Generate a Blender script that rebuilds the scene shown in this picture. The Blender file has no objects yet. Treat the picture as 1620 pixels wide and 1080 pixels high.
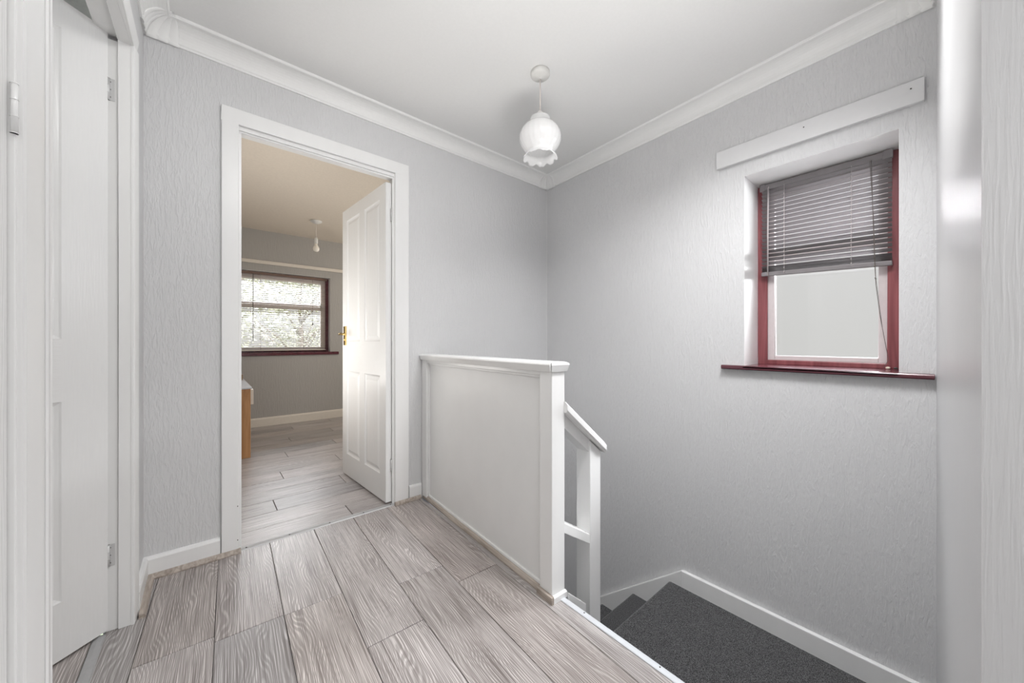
import bpy, bmesh, math, random
from mathutils import Vector, Matrix
random.seed(7)
R = math.radians
PI = math.pi
S = bpy.context.scene
C = S.collection

# ------------------------------------------------------------------ camera
cam = bpy.data.objects.new('camera', bpy.data.cameras.new('camera'))
C.objects.link(cam)
cam.location = (0, 0, 1.0)
cam.rotation_euler = (R(90), 0, R(-40.3))
cam.data.sensor_width = 36
cam.data.lens = 571.6 / 1620 * 36
cam.data.clip_start = 0.02
cam.data.clip_end = 200
S.camera = cam

# ------------------------------------------------------------------ world (overcast sky, brighter overhead) and exposure
S.view_settings.view_transform = 'Standard'
S.view_settings.look = 'None'
S.view_settings.gamma = 1
S.view_settings.exposure = 0.0
S.view_settings.use_curve_mapping = False
S.cycles.use_denoising = True
S.cycles.max_bounces = 10
S.cycles.diffuse_bounces = 6
S.cycles.sample_clamp_indirect = 6
W = bpy.data.worlds.new('overcast')
S.world = W
W.use_nodes = True
wn, wl = W.node_tree.nodes, W.node_tree.links
wn.clear()
w_out = wn.new('ShaderNodeOutputWorld'); w_bg = wn.new('ShaderNodeBackground')
w_tc = wn.new('ShaderNodeTexCoord'); w_sep = wn.new('ShaderNodeSeparateXYZ')
w_cr = wn.new('ShaderNodeValToRGB')
wl.new(w_tc.outputs['Generated'], w_sep.inputs[0]); wl.new(w_sep.outputs['Z'], w_cr.inputs[0])
e = w_cr.color_ramp.elements
e[0].position = 0.0; e[0].color = (0.655, 0.655, 0.64, 1)
e[1].position = 1.0; e[1].color = (14, 14.6, 15.6, 1)
k = e.new(0.16); k.color = (0.68, 0.68, 0.67, 1)
k = e.new(0.32); k.color = (1.1, 1.12, 1.16, 1)
k = e.new(0.45); k.color = (9.0, 9.4, 10.0, 1)
wl.new(w_cr.outputs[0], w_bg.inputs['Color']); w_bg.inputs['Strength'].default_value = 1.0
wl.new(w_bg.outputs[0], w_out.inputs[0])

def area(name, loc, target, sx, sy, power, col=(1, 1, 1), spread=180):
    d = bpy.data.lights.new(name, 'AREA'); d.shape = 'RECTANGLE'; d.size = sx; d.size_y = sy
    d.energy = power; d.color = col; d.spread = R(spread)
    o = bpy.data.objects.new(name, d); C.objects.link(o); o.location = loc
    o.rotation_euler = (Vector(target) - Vector(loc)).to_track_quat('-Z', 'Y').to_euler()
    return o
area('landing_rear_fill', (0.15, -1.2, 1.3), (0.7, 1.6, 1.0), 0.9, 1.5, 10, (1.0, 0.99, 0.98))  # added soft fill behind the camera, stands for no real lamp
area('landing_top_fill', (0.50, 0.50, 2.38), (0.70, 2.165, 0.75), 0.4, 0.4, 10, (1.0, 0.99, 0.98), 120)  # added fill above the view, no fitting here; brightens the door wall
area('stair_top_fill', (1.30, 0.36, 2.39), (1.75, 0.90, 0), 0.5, 0.5, 26, (0.99, 0.99, 1.0), 115)  # unseen fill over the stairwell, added to brighten steps and window wall
area('ceiling_bounce_fill', (0.85, 0.48, 1.05), (1.05, 0.80, 3.0), 0.4, 0.4, 7.2, (1.0, 0.99, 0.98), 145)  # added fill aimed upwards, lifts the ceiling and bounces back down
pt = bpy.data.objects.new('flash_light', bpy.data.lights.new('flash_light', 'POINT')); C.objects.link(pt)  # added soft point fill close to the camera, no actual flash
pt.location = (0.24, -0.3, 1.20); pt.data.energy = 2.2; pt.data.shadow_soft_size = 0.15; pt.data.color = (1.0, 0.99, 0.98)
area('stair_window_daylight', (3.10, 0.12, 1.66), (1.0, 1.12, 0.05), 0.5, 0.4, 75, (0.95, 0.975, 1.0))
area('bedroom_window_daylight', (0.85, 6.1, 2.4), (0.5, 3.2, 0), 1.3, 0.8, 120, (0.97, 0.985, 1.0))
area('bedroom_right_fill', (2.9, 3.6, 1.5), (0.6, 4.0, 1.2), 1.2, 1.3, 32, (1.0, 0.95, 0.88))  # added warm fill from the unseen right side of the bedroom
area('bedroom_door_fill', (-0.1, 2.95, 1.2), (0.9, 2.95, 1.8), 1.0, 1.4, 21, (1.0, 0.97, 0.93))  # added fill hidden left of the doorway, brightens the open door leaf
area('side_room_fill', (-1.3, 1.2, 2.36), (-1.3, 1.2, 0), 1.0, 1.0, 14, (1.0, 0.98, 0.95))  # invented fill that brightens the side room, no lamp known there

# ------------------------------------------------------------------ materials
def new_mat(name):
    m = bpy.data.materials.new(name); m.use_nodes = True
    return m, m.node_tree.nodes, m.node_tree.links, m.node_tree.nodes['Principled BSDF']
def N(nt, t, **kw):
    n = nt.new(t)
    for a, b in kw.items():
        setattr(n, a, b)
    return n
def plain(name, col, rough=0.5, metal=0.0, spec=0.5, bump=0.0, bscale=40, bstretch=(1, 1, 1), var=0.03):
    m, n, l, p = new_mat(name)
    p.inputs['Roughness'].default_value = rough
    p.inputs['Metallic'].default_value = metal
    p.inputs['Specular IOR Level'].default_value = spec
    tc = N(n, 'ShaderNodeTexCoord'); mp = N(n, 'ShaderNodeMapping'); ns = N(n, 'ShaderNodeTexNoise')
    mp.inputs['Scale'].default_value = bstretch
    ns.inputs['Scale'].default_value = bscale; ns.inputs['Detail'].default_value = 4
    l.new(tc.outputs['Object'], mp.inputs[0]); l.new(mp.outputs[0], ns.inputs['Vector'])
    cr = N(n, 'ShaderNodeValToRGB')
    a, b = cr.color_ramp.elements
    a.position = 0.3; b.position = 0.7
    a.color = tuple(c * (1 - var) for c in col) + (1,); b.color = tuple(min(1, c * (1 + var)) for c in col) + (1,)
    l.new(ns.outputs['Fac'], cr.inputs[0]); l.new(cr.outputs[0], p.inputs['Base Color'])
    if bump:
        bp = N(n, 'ShaderNodeBump'); bp.inputs['Strength'].default_value = bump; bp.inputs['Distance'].default_value = 0.002
        l.new(ns.outputs['Fac'], bp.inputs['Height']); l.new(bp.outputs[0], p.inputs['Normal'])
    return m

def wallpaper(name, col, rough=0.5, strength=0.55, hs=95, vs=17, spec=0.4, dist=0.0025):
    """embossed bark-pattern wallpaper: wavy vertical ridges"""
    m, n, l, p = new_mat(name)
    p.inputs['Roughness'].default_value = rough
    p.inputs['Specular IOR Level'].default_value = spec
    g = N(n, 'ShaderNodeNewGeometry'); sp = N(n, 'ShaderNodeSeparateXYZ'); l.new(g.outputs['Position'], sp.inputs[0])
    ad = N(n, 'ShaderNodeMath', operation='ADD'); l.new(sp.outputs['X'], ad.inputs[0]); l.new(sp.outputs['Y'], ad.inputs[1])
    cb = N(n, 'ShaderNodeCombineXYZ'); l.new(ad.outputs[0], cb.inputs['X']); l.new(sp.outputs['Z'], cb.inputs['Y'])
    mp = N(n, 'ShaderNodeMapping'); mp.inputs['Scale'].default_value = (hs, vs, 1); l.new(cb.outputs[0], mp.inputs[0])
    n1 = N(n, 'ShaderNodeTexNoise'); n1.inputs['Scale'].default_value = 1.0; n1.inputs['Detail'].default_value = 3
    n1.inputs['Distortion'].default_value = 1.1
    l.new(mp.outputs[0], n1.inputs['Vector'])
    r1 = N(n, 'ShaderNodeValToRGB'); r1.color_ramp.elements[0].position = 0.42; r1.color_ramp.elements[1].position = 0.62
    l.new(n1.outputs['Fac'], r1.inputs[0])
    n2 = N(n, 'ShaderNodeTexNoise'); n2.inputs['Scale'].default_value = 1.3; n2.inputs['Detail'].default_value = 4
    l.new(cb.outputs[0], n2.inputs['Vector'])
    cr = N(n, 'ShaderNodeValToRGB'); a, b = cr.color_ramp.elements
    a.position = 0.3; b.position = 0.75
    a.color = tuple(c * 0.975 for c in col) + (1,); b.color = tuple(c * 1.02 for c in col) + (1,)
    l.new(n2.outputs['Fac'], cr.inputs[0])
    l.new(cr.outputs[0], p.inputs['Base Color'])
    bp = N(n, 'ShaderNodeBump'); bp.inputs['Strength'].default_value = strength; bp.inputs['Distance'].default_value = dist
    l.new(r1.outputs[0], bp.inputs['Height']); l.new(bp.outputs[0], p.inputs['Normal'])
    return m

def laminate(name, light, dark):
    """limed oak laminate: UV u runs along the plank, v across, both in metres and shifted plank by plank"""
    m, n, l, p = new_mat(name)
    uv = N(n, 'ShaderNodeUVMap')
    def mapped(sx, sy):
        mp = N(n, 'ShaderNodeMapping'); mp.inputs['Scale'].default_value = (sx, sy, 1); l.new(uv.outputs[0], mp.inputs[0]); return mp.outputs[0]
    nz = N(n, 'ShaderNodeTexNoise'); nz.inputs['Scale'].default_value = 1; nz.inputs['Detail'].default_value = 2
    l.new(mapped(1.5, 6.0), nz.inputs['Vector'])
    sp = N(n, 'ShaderNodeSeparateXYZ'); l.new(uv.outputs[0], sp.inputs[0])
    m1 = N(n, 'ShaderNodeMath', operation='MULTIPLY_ADD'); l.new(nz.outputs['Fac'], m1.inputs[0]); m1.inputs[1].default_value = 0.20
    l.new(sp.outputs['Y'], m1.inputs[2])
    n3 = N(n, 'ShaderNodeTexNoise'); n3.inputs['Scale'].default_value = 1; n3.inputs['Detail'].default_value = 3
    l.new(mapped(14, 60), n3.inputs['Vector'])
    m1b = N(n, 'ShaderNodeMath', operation='MULTIPLY_ADD'); l.new(n3.outputs['Fac'], m1b.inputs[0]); m1b.inputs[1].default_value = 0.004
    l.new(m1.outputs[0], m1b.inputs[2])
    m2 = N(n, 'ShaderNodeMath', operation='MULTIPLY'); l.new(m1b.outputs[0], m2.inputs[0]); m2.inputs[1].default_value = 2 * PI * 150
    sn = N(n, 'ShaderNodeMath', operation='SINE'); l.new(m2.outputs[0], sn.inputs[0])
    rings = N(n, 'ShaderNodeMapRange'); l.new(sn.outputs[0], rings.inputs[0]); rings.inputs[1].default_value = -0.2; rings.inputs[2].default_value = 1.0
    pore = N(n, 'ShaderNodeTexNoise'); pore.inputs['Scale'].default_value = 1; pore.inputs['Detail'].default_value = 2
    l.new(mapped(3.5, 420), pore.inputs['Vector'])
    pr = N(n, 'ShaderNodeMapRange'); l.new(pore.outputs['Fac'], pr.inputs[0]); pr.inputs[1].default_value = 0.35; pr.inputs[2].default_value = 0.68
    big = N(n, 'ShaderNodeTexNoise'); big.inputs['Scale'].default_value = 1; big.inputs['Detail'].default_value = 3
    l.new(mapped(2.2, 9), big.inputs['Vector'])
    # mix of rings, pores, cloud
    a1 = N(n, 'ShaderNodeMath', operation='MULTIPLY'); l.new(rings.outputs[0], a1.inputs[0]); l.new(pr.outputs[0], a1.inputs[1])
    a2 = N(n, 'ShaderNodeMath', operation='MULTIPLY_ADD'); l.new(a1.outputs[0], a2.inputs[0]); a2.inputs[1].default_value = 0.44
    a3 = N(n, 'ShaderNodeMath', operation='MULTIPLY_ADD'); l.new(pr.outputs[0], a3.inputs[0]); a3.inputs[1].default_value = 0.36
    a4 = N(n, 'ShaderNodeMath', operation='MULTIPLY'); l.new(big.outputs['Fac'], a4.inputs[0]); a4.inputs[1].default_value = 0.45
    l.new(a4.outputs[0], a3.inputs[2]); l.new(a3.outputs[0], a2.inputs[2])
    cr = N(n, 'ShaderNodeValToRGB'); a, b = cr.color_ramp.elements
    a.position = 0.14; a.color = dark + (1,); b.position = 0.90; b.color = light + (1,)
    l.new(a2.outputs[0], cr.inputs[0])
    at = N(n, 'ShaderNodeAttribute', attribute_name='tone')
    tint = N(n, 'ShaderNodeMix', data_type='RGBA', blend_type='MULTIPLY'); tint.inputs[0].default_value = 1.0
    l.new(cr.outputs[0], tint.inputs[6]); l.new(at.outputs['Color'], tint.inputs[7])
    l.new(tint.outputs[2], p.inputs['Base Color'])
    p.inputs['Roughness'].default_value = 0.33
    p.inputs['Specular IOR Level'].default_value = 0.5
    bp = N(n, 'ShaderNodeBump'); bp.inputs['Strength'].default_value = 0.2; bp.inputs['Distance'].default_value = 0.001
    l.new(a2.outputs[0], bp.inputs['Height']); l.new(bp.outputs[0], p.inputs['Normal'])
    return m

def carpet_mat():
    m, n, l, p = new_mat('grey_carpet')
    tc = N(n, 'ShaderNodeTexCoord'); ns = N(n, 'ShaderNodeTexNoise'); ns.inputs['Scale'].default_value = 270; ns.inputs['Detail'].default_value = 3
    l.new(tc.outputs['Object'], ns.inputs['Vector'])
    cr = N(n, 'ShaderNodeValToRGB'); a, b = cr.color_ramp.elements
    a.position = 0.42; b.position = 0.64; a.color = (0.014, 0.014, 0.015, 1); b.color = (0.145, 0.145, 0.15, 1)
    l.new(ns.outputs['Fac'], cr.inputs[0]); l.new(cr.outputs[0], p.inputs['Base Color'])
    p.inputs['Roughness'].default_value = 1; p.inputs['Specular IOR Level'].default_value = 0.1
    p.inputs['Sheen Weight'].default_value = 0.3
    bp = N(n, 'ShaderNodeBump'); bp.inputs['Strength'].default_value = 0.9; bp.inputs['Distance'].default_value = 0.004
    l.new(ns.outputs['Fac'], bp.inputs['Height']); l.new(bp.outputs[0], p.inputs['Normal'])
    return m

def wood(name, c1, c2, rough=0.4, axis=(22, 22, 1.6), spec=0.5):
    m, n, l, p = new_mat(name)
    tc = N(n, 'ShaderNodeTexCoord'); mp = N(n, 'ShaderNodeMapping'); mp.inputs['Scale'].default_value = axis
    ns = N(n, 'ShaderNodeTexNoise'); ns.inputs['Scale'].default_value = 1.0; ns.inputs['Detail'].default_value = 6; ns.inputs['Distortion'].default_value = 0.8
    l.new(tc.outputs['Object'], mp.inputs[0]); l.new(mp.outputs[0], ns.inputs['Vector'])
    cr = N(n, 'ShaderNodeValToRGB'); a, b = cr.color_ramp.elements
    a.position = 0.32; b.position = 0.68; a.color = c1 + (1,); b.color = c2 + (1,)
    l.new(ns.outputs['Fac'], cr.inputs[0]); l.new(cr.outputs[0], p.inputs['Base Color'])
    p.inputs['Roughness'].default_value = rough; p.inputs['Specular IOR Level'].default_value = spec
    return m

def glass_mat():
    m = bpy.data.materials.new('window_glass'); m.use_nodes = True
    n, l = m.node_tree.nodes, m.node_tree.links
    n.clear()
    o = N(n, 'ShaderNodeOutputMaterial'); mx = N(n, 'ShaderNodeMixShader'); t = N(n, 'ShaderNodeBsdfTransparent'); gl = N(n, 'ShaderNodeBsdfGlossy')
    fr = N(n, 'ShaderNodeFresnel'); fr.inputs[0].default_value = 1.45
    gl.inputs['Roughness'].default_value = 0.02
    l.new(fr.outputs[0], mx.inputs[0]); l.new(t.outputs[0], mx.inputs[1]); l.new(gl.outputs[0], mx.inputs[2]); l.new(mx.outputs[0], o.inputs[0])
    return m

def shade_glass():
    m, n, l, p = new_mat('opal_glass')
    p.inputs['Base Color'].default_value = (0.93, 0.93, 0.93, 1); p.inputs['Roughness'].default_value = 0.08
    p.inputs['Specular IOR Level'].default_value = 0.6
    out = n['Material Output']
    tr = N(n, 'ShaderNodeBsdfTranslucent'); tr.inputs[0].default_value = (0.95, 0.95, 0.95, 1)
    mx = N(n, 'ShaderNodeMixShader'); mx.inputs[0].default_value = 0.45
    l.new(p.outputs[0], mx.inputs[1]); l.new(tr.outputs[0], mx.inputs[2])
    tp = N(n, 'ShaderNodeBsdfTransparent'); m2 = N(n, 'ShaderNodeMixShader'); m2.inputs[0].default_value = 0.12
    l.new(mx.outputs[0], m2.inputs[1]); l.new(tp.outputs[0], m2.inputs[2]); l.new(m2.outputs[0], out.inputs[0])
    return m

M = {}
M['wall'] = wallpaper('landing_wallpaper', (0.65, 0.65, 0.656), rough=0.42)
M['wall_near'] = wallpaper('near_wallpaper', (0.65, 0.65, 0.656), rough=0.33, hs=210, vs=9, strength=0.14)
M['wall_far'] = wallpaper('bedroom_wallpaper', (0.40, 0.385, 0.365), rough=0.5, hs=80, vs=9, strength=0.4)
M['wall_side'] = plain('side_room_paint', (0.62, 0.62, 0.62), 0.6)
M['ceiling'] = plain('ceiling_paint', (0.79, 0.79, 0.78), 0.7, bump=0.12, bscale=90, spec=0.2, var=0.01)
M['ceiling_far'] = plain('bedroom_ceiling_paint', (0.74, 0.67, 0.58), 0.7, bump=0.1, bscale=60, spec=0.2, var=0.03)
M['artex'] = plain('textured_ceiling', (0.62, 0.66, 0.65), 0.7, bump=1.0, bscale=70)
M['coving'] = plain('coving_paint', (0.83, 0.83, 0.82), 0.55, bump=0.05, bscale=60, var=0.01)
M['gloss'] = plain('white_gloss_paint', (0.80, 0.80, 0.795), 0.22, bump=0.06, bscale=14, bstretch=(1, 1, 0.3), var=0.012)
M['frame'] = plain('white_frame_paint', (0.80, 0.80, 0.795), 0.30, bump=0.05, bscale=20, bstretch=(1, 1, 0.2), var=0.012)
M['doorp'] = plain('white_grained_door', (0.80, 0.80, 0.795), 0.24, bump=0.30, bscale=9, bstretch=(22, 22, 1.5), var=0.01)
M['doorh'] = plain('white_grained_rail', (0.80, 0.80, 0.795), 0.24, bump=0.45, bscale=9, bstretch=(2, 2, 26), var=0.01)
M['satin'] = plain('white_satin_paint', (0.76, 0.76, 0.755), 0.38, bump=0.03, bscale=10, var=0.012)
M['battenp'] = plain('batten_paint', (0.69, 0.69, 0.695), 0.4, var=0.01)
M['nosing'] = plain('pale_grey_nosing', (0.58, 0.60, 0.63), 0.35, var=0.03)
M['cream'] = plain('cream_paint', (0.70, 0.65, 0.58), 0.45, var=0.02)
M['floor'] = laminate('limed_oak_laminate', (0.70, 0.66, 0.645), (0.150, 0.125, 0.117))
M['groove'] = plain('floor_underlay', (0.05, 0.045, 0.042), 0.9)
M['bead'] = wood('oak_effect_bead', (0.27, 0.225, 0.19), (0.48, 0.42, 0.37), 0.45, (60, 6, 60))
M['alu'] = plain('brushed_aluminium', (0.45, 0.45, 0.455), 0.5, metal=0.5, bscale=60)
M['carpet'] = carpet_mat()
M['mahog'] = wood('mahogany_frame', (0.17, 0.042, 0.048), (0.31, 0.098, 0.105), 0.28, (30, 30, 2.5))
M['sillw'] = wood('mahogany_sill', (0.075, 0.022, 0.030), (0.15, 0.045, 0.060), 0.18, (30, 3, 30))
M['upvc'] = plain('pale_window_sash', (0.66, 0.60, 0.60), 0.3)
M['blindg'] = plain('taupe_blind', (0.22, 0.205, 0.21), 0.35, var=0.03)
M['blindw'] = plain('pale_blind', (0.66, 0.60, 0.53), 0.4, var=0.02)
M['cord'] = plain('blind_cord', (0.55, 0.50, 0.50), 0.7)
M['cordd'] = plain('dark_wand', (0.12, 0.10, 0.09), 0.4)
M['brownrail'] = plain('brown_headrail', (0.20, 0.13, 0.10), 0.4)
M['glass'] = glass_mat()
M['shade'] = shade_glass()
M['plastic'] = plain('white_plastic', (0.70, 0.695, 0.67), 0.35)
M['flex'] = plain('white_flex', (0.68, 0.62, 0.58), 0.5)
M['bulb'] = plain('pearl_bulb', (0.88, 0.84, 0.76), 0.15)
M['brass'] = plain('polished_brass', (0.82, 0.60, 0.24), 0.2, metal=1.0)
M['steel'] = plain('painted_hinge', (0.60, 0.60, 0.60), 0.4, metal=0.2)
M['oak'] = wood('golden_oak', (0.36, 0.17, 0.065), (0.53, 0.29, 0.13), 0.4, (22, 22, 2.2))
M['cardboard'] = plain('brown_card', (0.30, 0.20, 0.12), 0.7)
M['dark'] = plain('dark_screw', (0.05, 0.045, 0.04), 0.6)
M['leaf'] = plain('pale_leaves', (0.34, 0.34, 0.25), 0.6, bscale=3, var=0.4)
M['bark'] = wood('bark', (0.10, 0.08, 0.06), (0.22, 0.18, 0.14), 0.9)
M['grass'] = plain('lawn', (0.10, 0.12, 0.07), 0.9, bscale=6, var=0.3)
M['stone'] = plain('cream_bead', (0.75, 0.66, 0.56), 0.4)

# ------------------------------------------------------------------ mesh helpers
class MB:
    def __init__(s):
        s.v = []; s.f = []; s.sm = []; s.mi = []; s.cm = 0
    def add(s, vs, fs, smooth=False):
        b = len(s.v); s.v += [tuple(v) for v in vs]
        for f in fs:
            s.f.append(tuple(b + i for i in f)); s.sm.append(smooth); s.mi.append(s.cm)
        return s
    def box(s, x0, x1, y0, y1, z0, z1):
        v = [(x, y, z) for x in (x0, x1) for y in (y0, y1) for z in (z0, z1)]
        return s.add(v, [(0, 1, 3, 2), (4, 6, 7, 5), (0, 4, 5, 1), (2, 3, 7, 6), (0, 2, 6, 4), (1, 5, 7, 3)])
    def prism(s, poly, fn, a, b, smooth=False):
        """poly of 2-D points swept from a to b; fn(p, q, t) -> xyz"""
        n = len(poly)
        vs = [fn(p, q, a) for p, q in poly] + [fn(p, q, b) for p, q in poly]
        fs = [(i, (i + 1) % n, n + (i + 1) % n, n + i) for i in range(n)]
        s.add(vs, fs, smooth)
        return s.add(vs, [tuple(range(n))[::-1], tuple(range(n, 2 * n))])
    def tube(s, pts, r, seg=10, caps=True):
        pts = [Vector(p) for p in pts]; rings = []
        rr = r if isinstance(r, (list, tuple)) else [r] * len(pts)
        for i, p in enumerate(pts):
            d = (pts[min(i + 1, len(pts) - 1)] - pts[max(i - 1, 0)]).normalized()
            u = d.cross(Vector((0, 0, 1)))
            if u.length < 1e-3: u = d.cross(Vector((0, 1, 0)))
            u.normalize(); w = d.cross(u).normalized()
            rings.append([p + (u * math.cos(2 * PI * j / seg) + w * math.sin(2 * PI * j / seg)) * rr[i] for j in range(seg)])
        vs = [q for rg in rings for q in rg]; fs = []
        for i in range(len(pts) - 1):
            for j in range(seg):
                fs.append((i * seg + j, i * seg + (j + 1) % seg, (i + 1) * seg + (j + 1) % seg, (i + 1) * seg + j))
        s.add(vs, fs, True)
        if caps: s.add(rings[0] + rings[-1], [tuple(range(seg))[::-1], tuple(range(seg, 2 * seg))])
        return s
    def lathe(s, prof, cx, cy, seg=32, close=False):
        vs = []; fs = []
        for r, z in prof:
            for j in range(seg):
                a = 2 * PI * j / seg; vs.append((cx + r * math.cos(a), cy + r * math.sin(a), z))
        for i in range(len(prof) - 1):
            for j in range(seg):
                fs.append((i * seg + j, i * seg + (j + 1) % seg, (i + 1) * seg + (j + 1) % seg, (i + 1) * seg + j))
        s.add(vs, fs, True)
        if close:
            n = len(prof)
            if prof[0][0] > 1e-4: s.add(vs[:seg], [tuple(range(seg))])
            if prof[-1][0] > 1e-4: s.add(vs[(n - 1) * seg:], [tuple(range(seg))])
        return s
    def build(s, name, mat, parent=None, bevel=0, local=False, fixn=True, seg=2):
        me = bpy.data.meshes.new(name); me.from_pydata(s.v, [], s.f); me.update()
        for p, b, mi in zip(me.polygons, s.sm, s.mi):
            p.use_smooth = b; p.material_index = mi
        for m_ in (mat if isinstance(mat, list) else [mat]): me.materials.append(m_)
        bm = bmesh.new(); bm.from_mesh(me)
        bmesh.ops.remove_doubles(bm, verts=bm.verts, dist=1e-5)
        if fixn: bmesh.ops.recalc_face_normals(bm, faces=bm.faces)
        bm.to_mesh(me); bm.free()
        o = bpy.data.objects.new(name, me); C.objects.link(o)
        if parent:
            o.parent = parent
            if not local: o.matrix_parent_inverse = Matrix.Translation(-Vector(parent.location)) if parent.type == 'EMPTY' else Matrix.Identity(4)
        if bevel:
            b = o.modifiers.new('bevel', 'BEVEL'); b.width = bevel; b.segments = seg; b.limit_method = 'ANGLE'; b.angle_limit = R(40)
            b.harden_normals = False
        return o

def box(name, mat, x0, x1, y0, y1, z0, z1, parent=None, bevel=0):
    return MB().box(x0, x1, y0, y1, z0, z1).build(name, mat, parent, bevel)
def empty(name, loc, rz=0):
    o = bpy.data.objects.new(name, None); C.objects.link(o); o.location = loc; o.rotation_euler = (0, 0, rz)
    o.empty_display_size = 0.1
    return o
def struct(o, label=None, cat=None):
    o['kind'] = 'structure'
    if label: o['label'] = label
    if cat: o['category'] = cat
    return o
def tag(o, label, cat, group=None):
    o['label'] = label; o['category'] = cat
    if group: o['group'] = group
    return o

def zc(y): return 2.375 + 0.0215 * (2.165 - y)       # the ceiling drops slightly towards the bedroom
XR, YB, XL = 2.226, 2.165, -0.20

# ------------------------------------------------------------------ floors
def plank_floor(name, cells, under, clips=(), along='y', skew=0, pivot=(0, 0)):
    """cells: list of (across0, across1, along0, along1)"""
    bm = bmesh.new(); uvl = bm.loops.layers.uv.new('UVMap'); tl = bm.loops.layers.color.new('tone')
    g = 0.0009
    for (a0, a1, l0, l1) in cells:
        ou, ov = random.uniform(0, 40), random.uniform(0, 40)
        tn = random.uniform(0.90, 1.06); tr_ = random.uniform(-0.012, 0.012)
        vs = []
        a0 += g; a1 -= g; l0 += g * 1.8; l1 -= g * 1.8
        b = 0.0016
        pts = [(a0, l0, -0.010), (a1, l0, -0.010), (a1, l1, -0.010), (a0, l1, -0.010),
               (a0, l0, -b), (a1, l0, -b), (a1, l1, -b), (a0, l1, -b),
               (a0 + b, l0 + b, 0), (a1 - b, l0 + b, 0), (a1 - b, l1 - b, 0), (a0 + b, l1 - b, 0)]
        for a, l_, z in pts:
            x, y = (a, l_) if along == 'y' else (l_, a)
            if skew:
                dx, dy = x - pivot[0], y - pivot[1]; cs, sn = math.cos(skew), math.sin(skew)
                x, y = pivot[0] + dx * cs - dy * sn, pivot[1] + dx * sn + dy * cs
            vs.append(bm.verts.new((x, y, z)))
        for q in ((0, 1, 5, 4), (1, 2, 6, 5), (2, 3, 7, 6), (3, 0, 4, 7), (4, 5, 9, 8), (5, 6, 10, 9), (6, 7, 11, 10), (7, 4, 8, 11), (8, 9, 10, 11)):
            f = bm.faces.new([vs[i] for i in q])
            for lp, i in zip(f.loops, q):
                lp[uvl].uv = (pts[i][1] + ou, pts[i][0] + ov)
                lp[tl] = (tn + tr_, tn, tn - tr_, 1)
    bmesh.ops.recalc_face_normals(bm, faces=bm.faces)
    for co, no in clips:
        bmesh.ops.bisect_plane(bm, geom=list(bm.verts) + list(bm.edges) + list(bm.faces), plane_co=co, plane_no=no, clear_outer=True)
    me = bpy.data.meshes.new(name)
    # dark underlay slab in the same mesh
    x0, x1, y0, y1 = under
    v = [bm.verts.new(p) for p in [(x, y, z) for x in (x0, x1) for y in (y0, y1) for z in (-0.06, -0.004)]]
    for q in [(0, 1, 3, 2), (4, 6, 7, 5), (0, 4, 5, 1), (2, 3, 7, 6), (0, 2, 6, 4), (1, 5, 7, 3)]:
        f = bm.faces.new([v[i] for i in q]); f.material_index = 1
    bmesh.ops.recalc_face_normals(bm, faces=bm.faces)
    bm.to_mesh(me); bm.free()
    me.materials.append(M['floor']); me.materials.append(M['groove'])
    o = bpy.data.objects.new(name, me); C.objects.link(o)
    return o
PW = 0.1975
joints = {0: [1.55, 0.25], 1: [1.545, 0.30], 2: [1.215, -0.05], 3: [1.456, 0.2], 4: [1.316, 0.02], -1: [1.58, 0.35], -2: [1.1], 5: [-1.0], -3: [1.4]}
cells = []
for k_ in range(-3, 6):
    a0 = 0.205 + PW * (k_ - 1); ys = [-1.5] + sorted(joints[k_]) + [2.6]
    ys = [-1.5, min(joints[k_]) - 0.0] + sorted(joints[k_])[1:] + [2.6]
    for y0, y1 in zip(ys[:-1], ys[1:]): cells.append((a0, a0 + PW, y0, y1))
struct(plank_floor('floor', cells, (-0.262, 1.046, -1.4, 2.155),
                   [((1.047, 0, 0), (1, 0, 0)), ((0, 2.158, 0), (0, 1, 0)), ((-0.262, 0, 0), (-1, 0, 0)), ((0, -1.4, 0), (0, -1, 0))],
                   skew=R(-2.3), pivot=(0.205, 1.2)), 'grey limed oak laminate floor of the landing', 'floor')
cells = []
for i in range(17):
    y0 = 2.16 + 0.185 * i
    off = (-0.9 + (i * 0.437) % 1.2)
    xs = [-0.2, *[x for x in (off + 0.35, off + 1.55, off + 2.75) if -0.1 < x < 3.0], 3.05]
    for x0, x1 in zip(xs[:-1], xs[1:]): cells.append((y0, y0 + 0.185, x0, x1))
struct(plank_floor('floor', cells, (-0.14, 3.0, 2.18, 5.2), [((0, 5.2, 0), (0, 1, 0)), ((0, 2.18, 0), (0, -1, 0))], along='x'),
       'grey laminate floor of the bedroom beyond the open door', 'floor')
cells = []
for i in range(13):
    a0 = -0.29 - PW * (i + 1)
    cells += [(a0, a0 + PW, 0.2, 1.1 + 0.3 * (i % 3)), (a0, a0 + PW, 1.1 + 0.3 * (i % 3), 2.6)]
struct(plank_floor('floor', cells, (-2.6, -0.292, 0.2, 2.6)), 'dark grey laminate floor of the side room behind the left door', 'floor')

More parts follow.
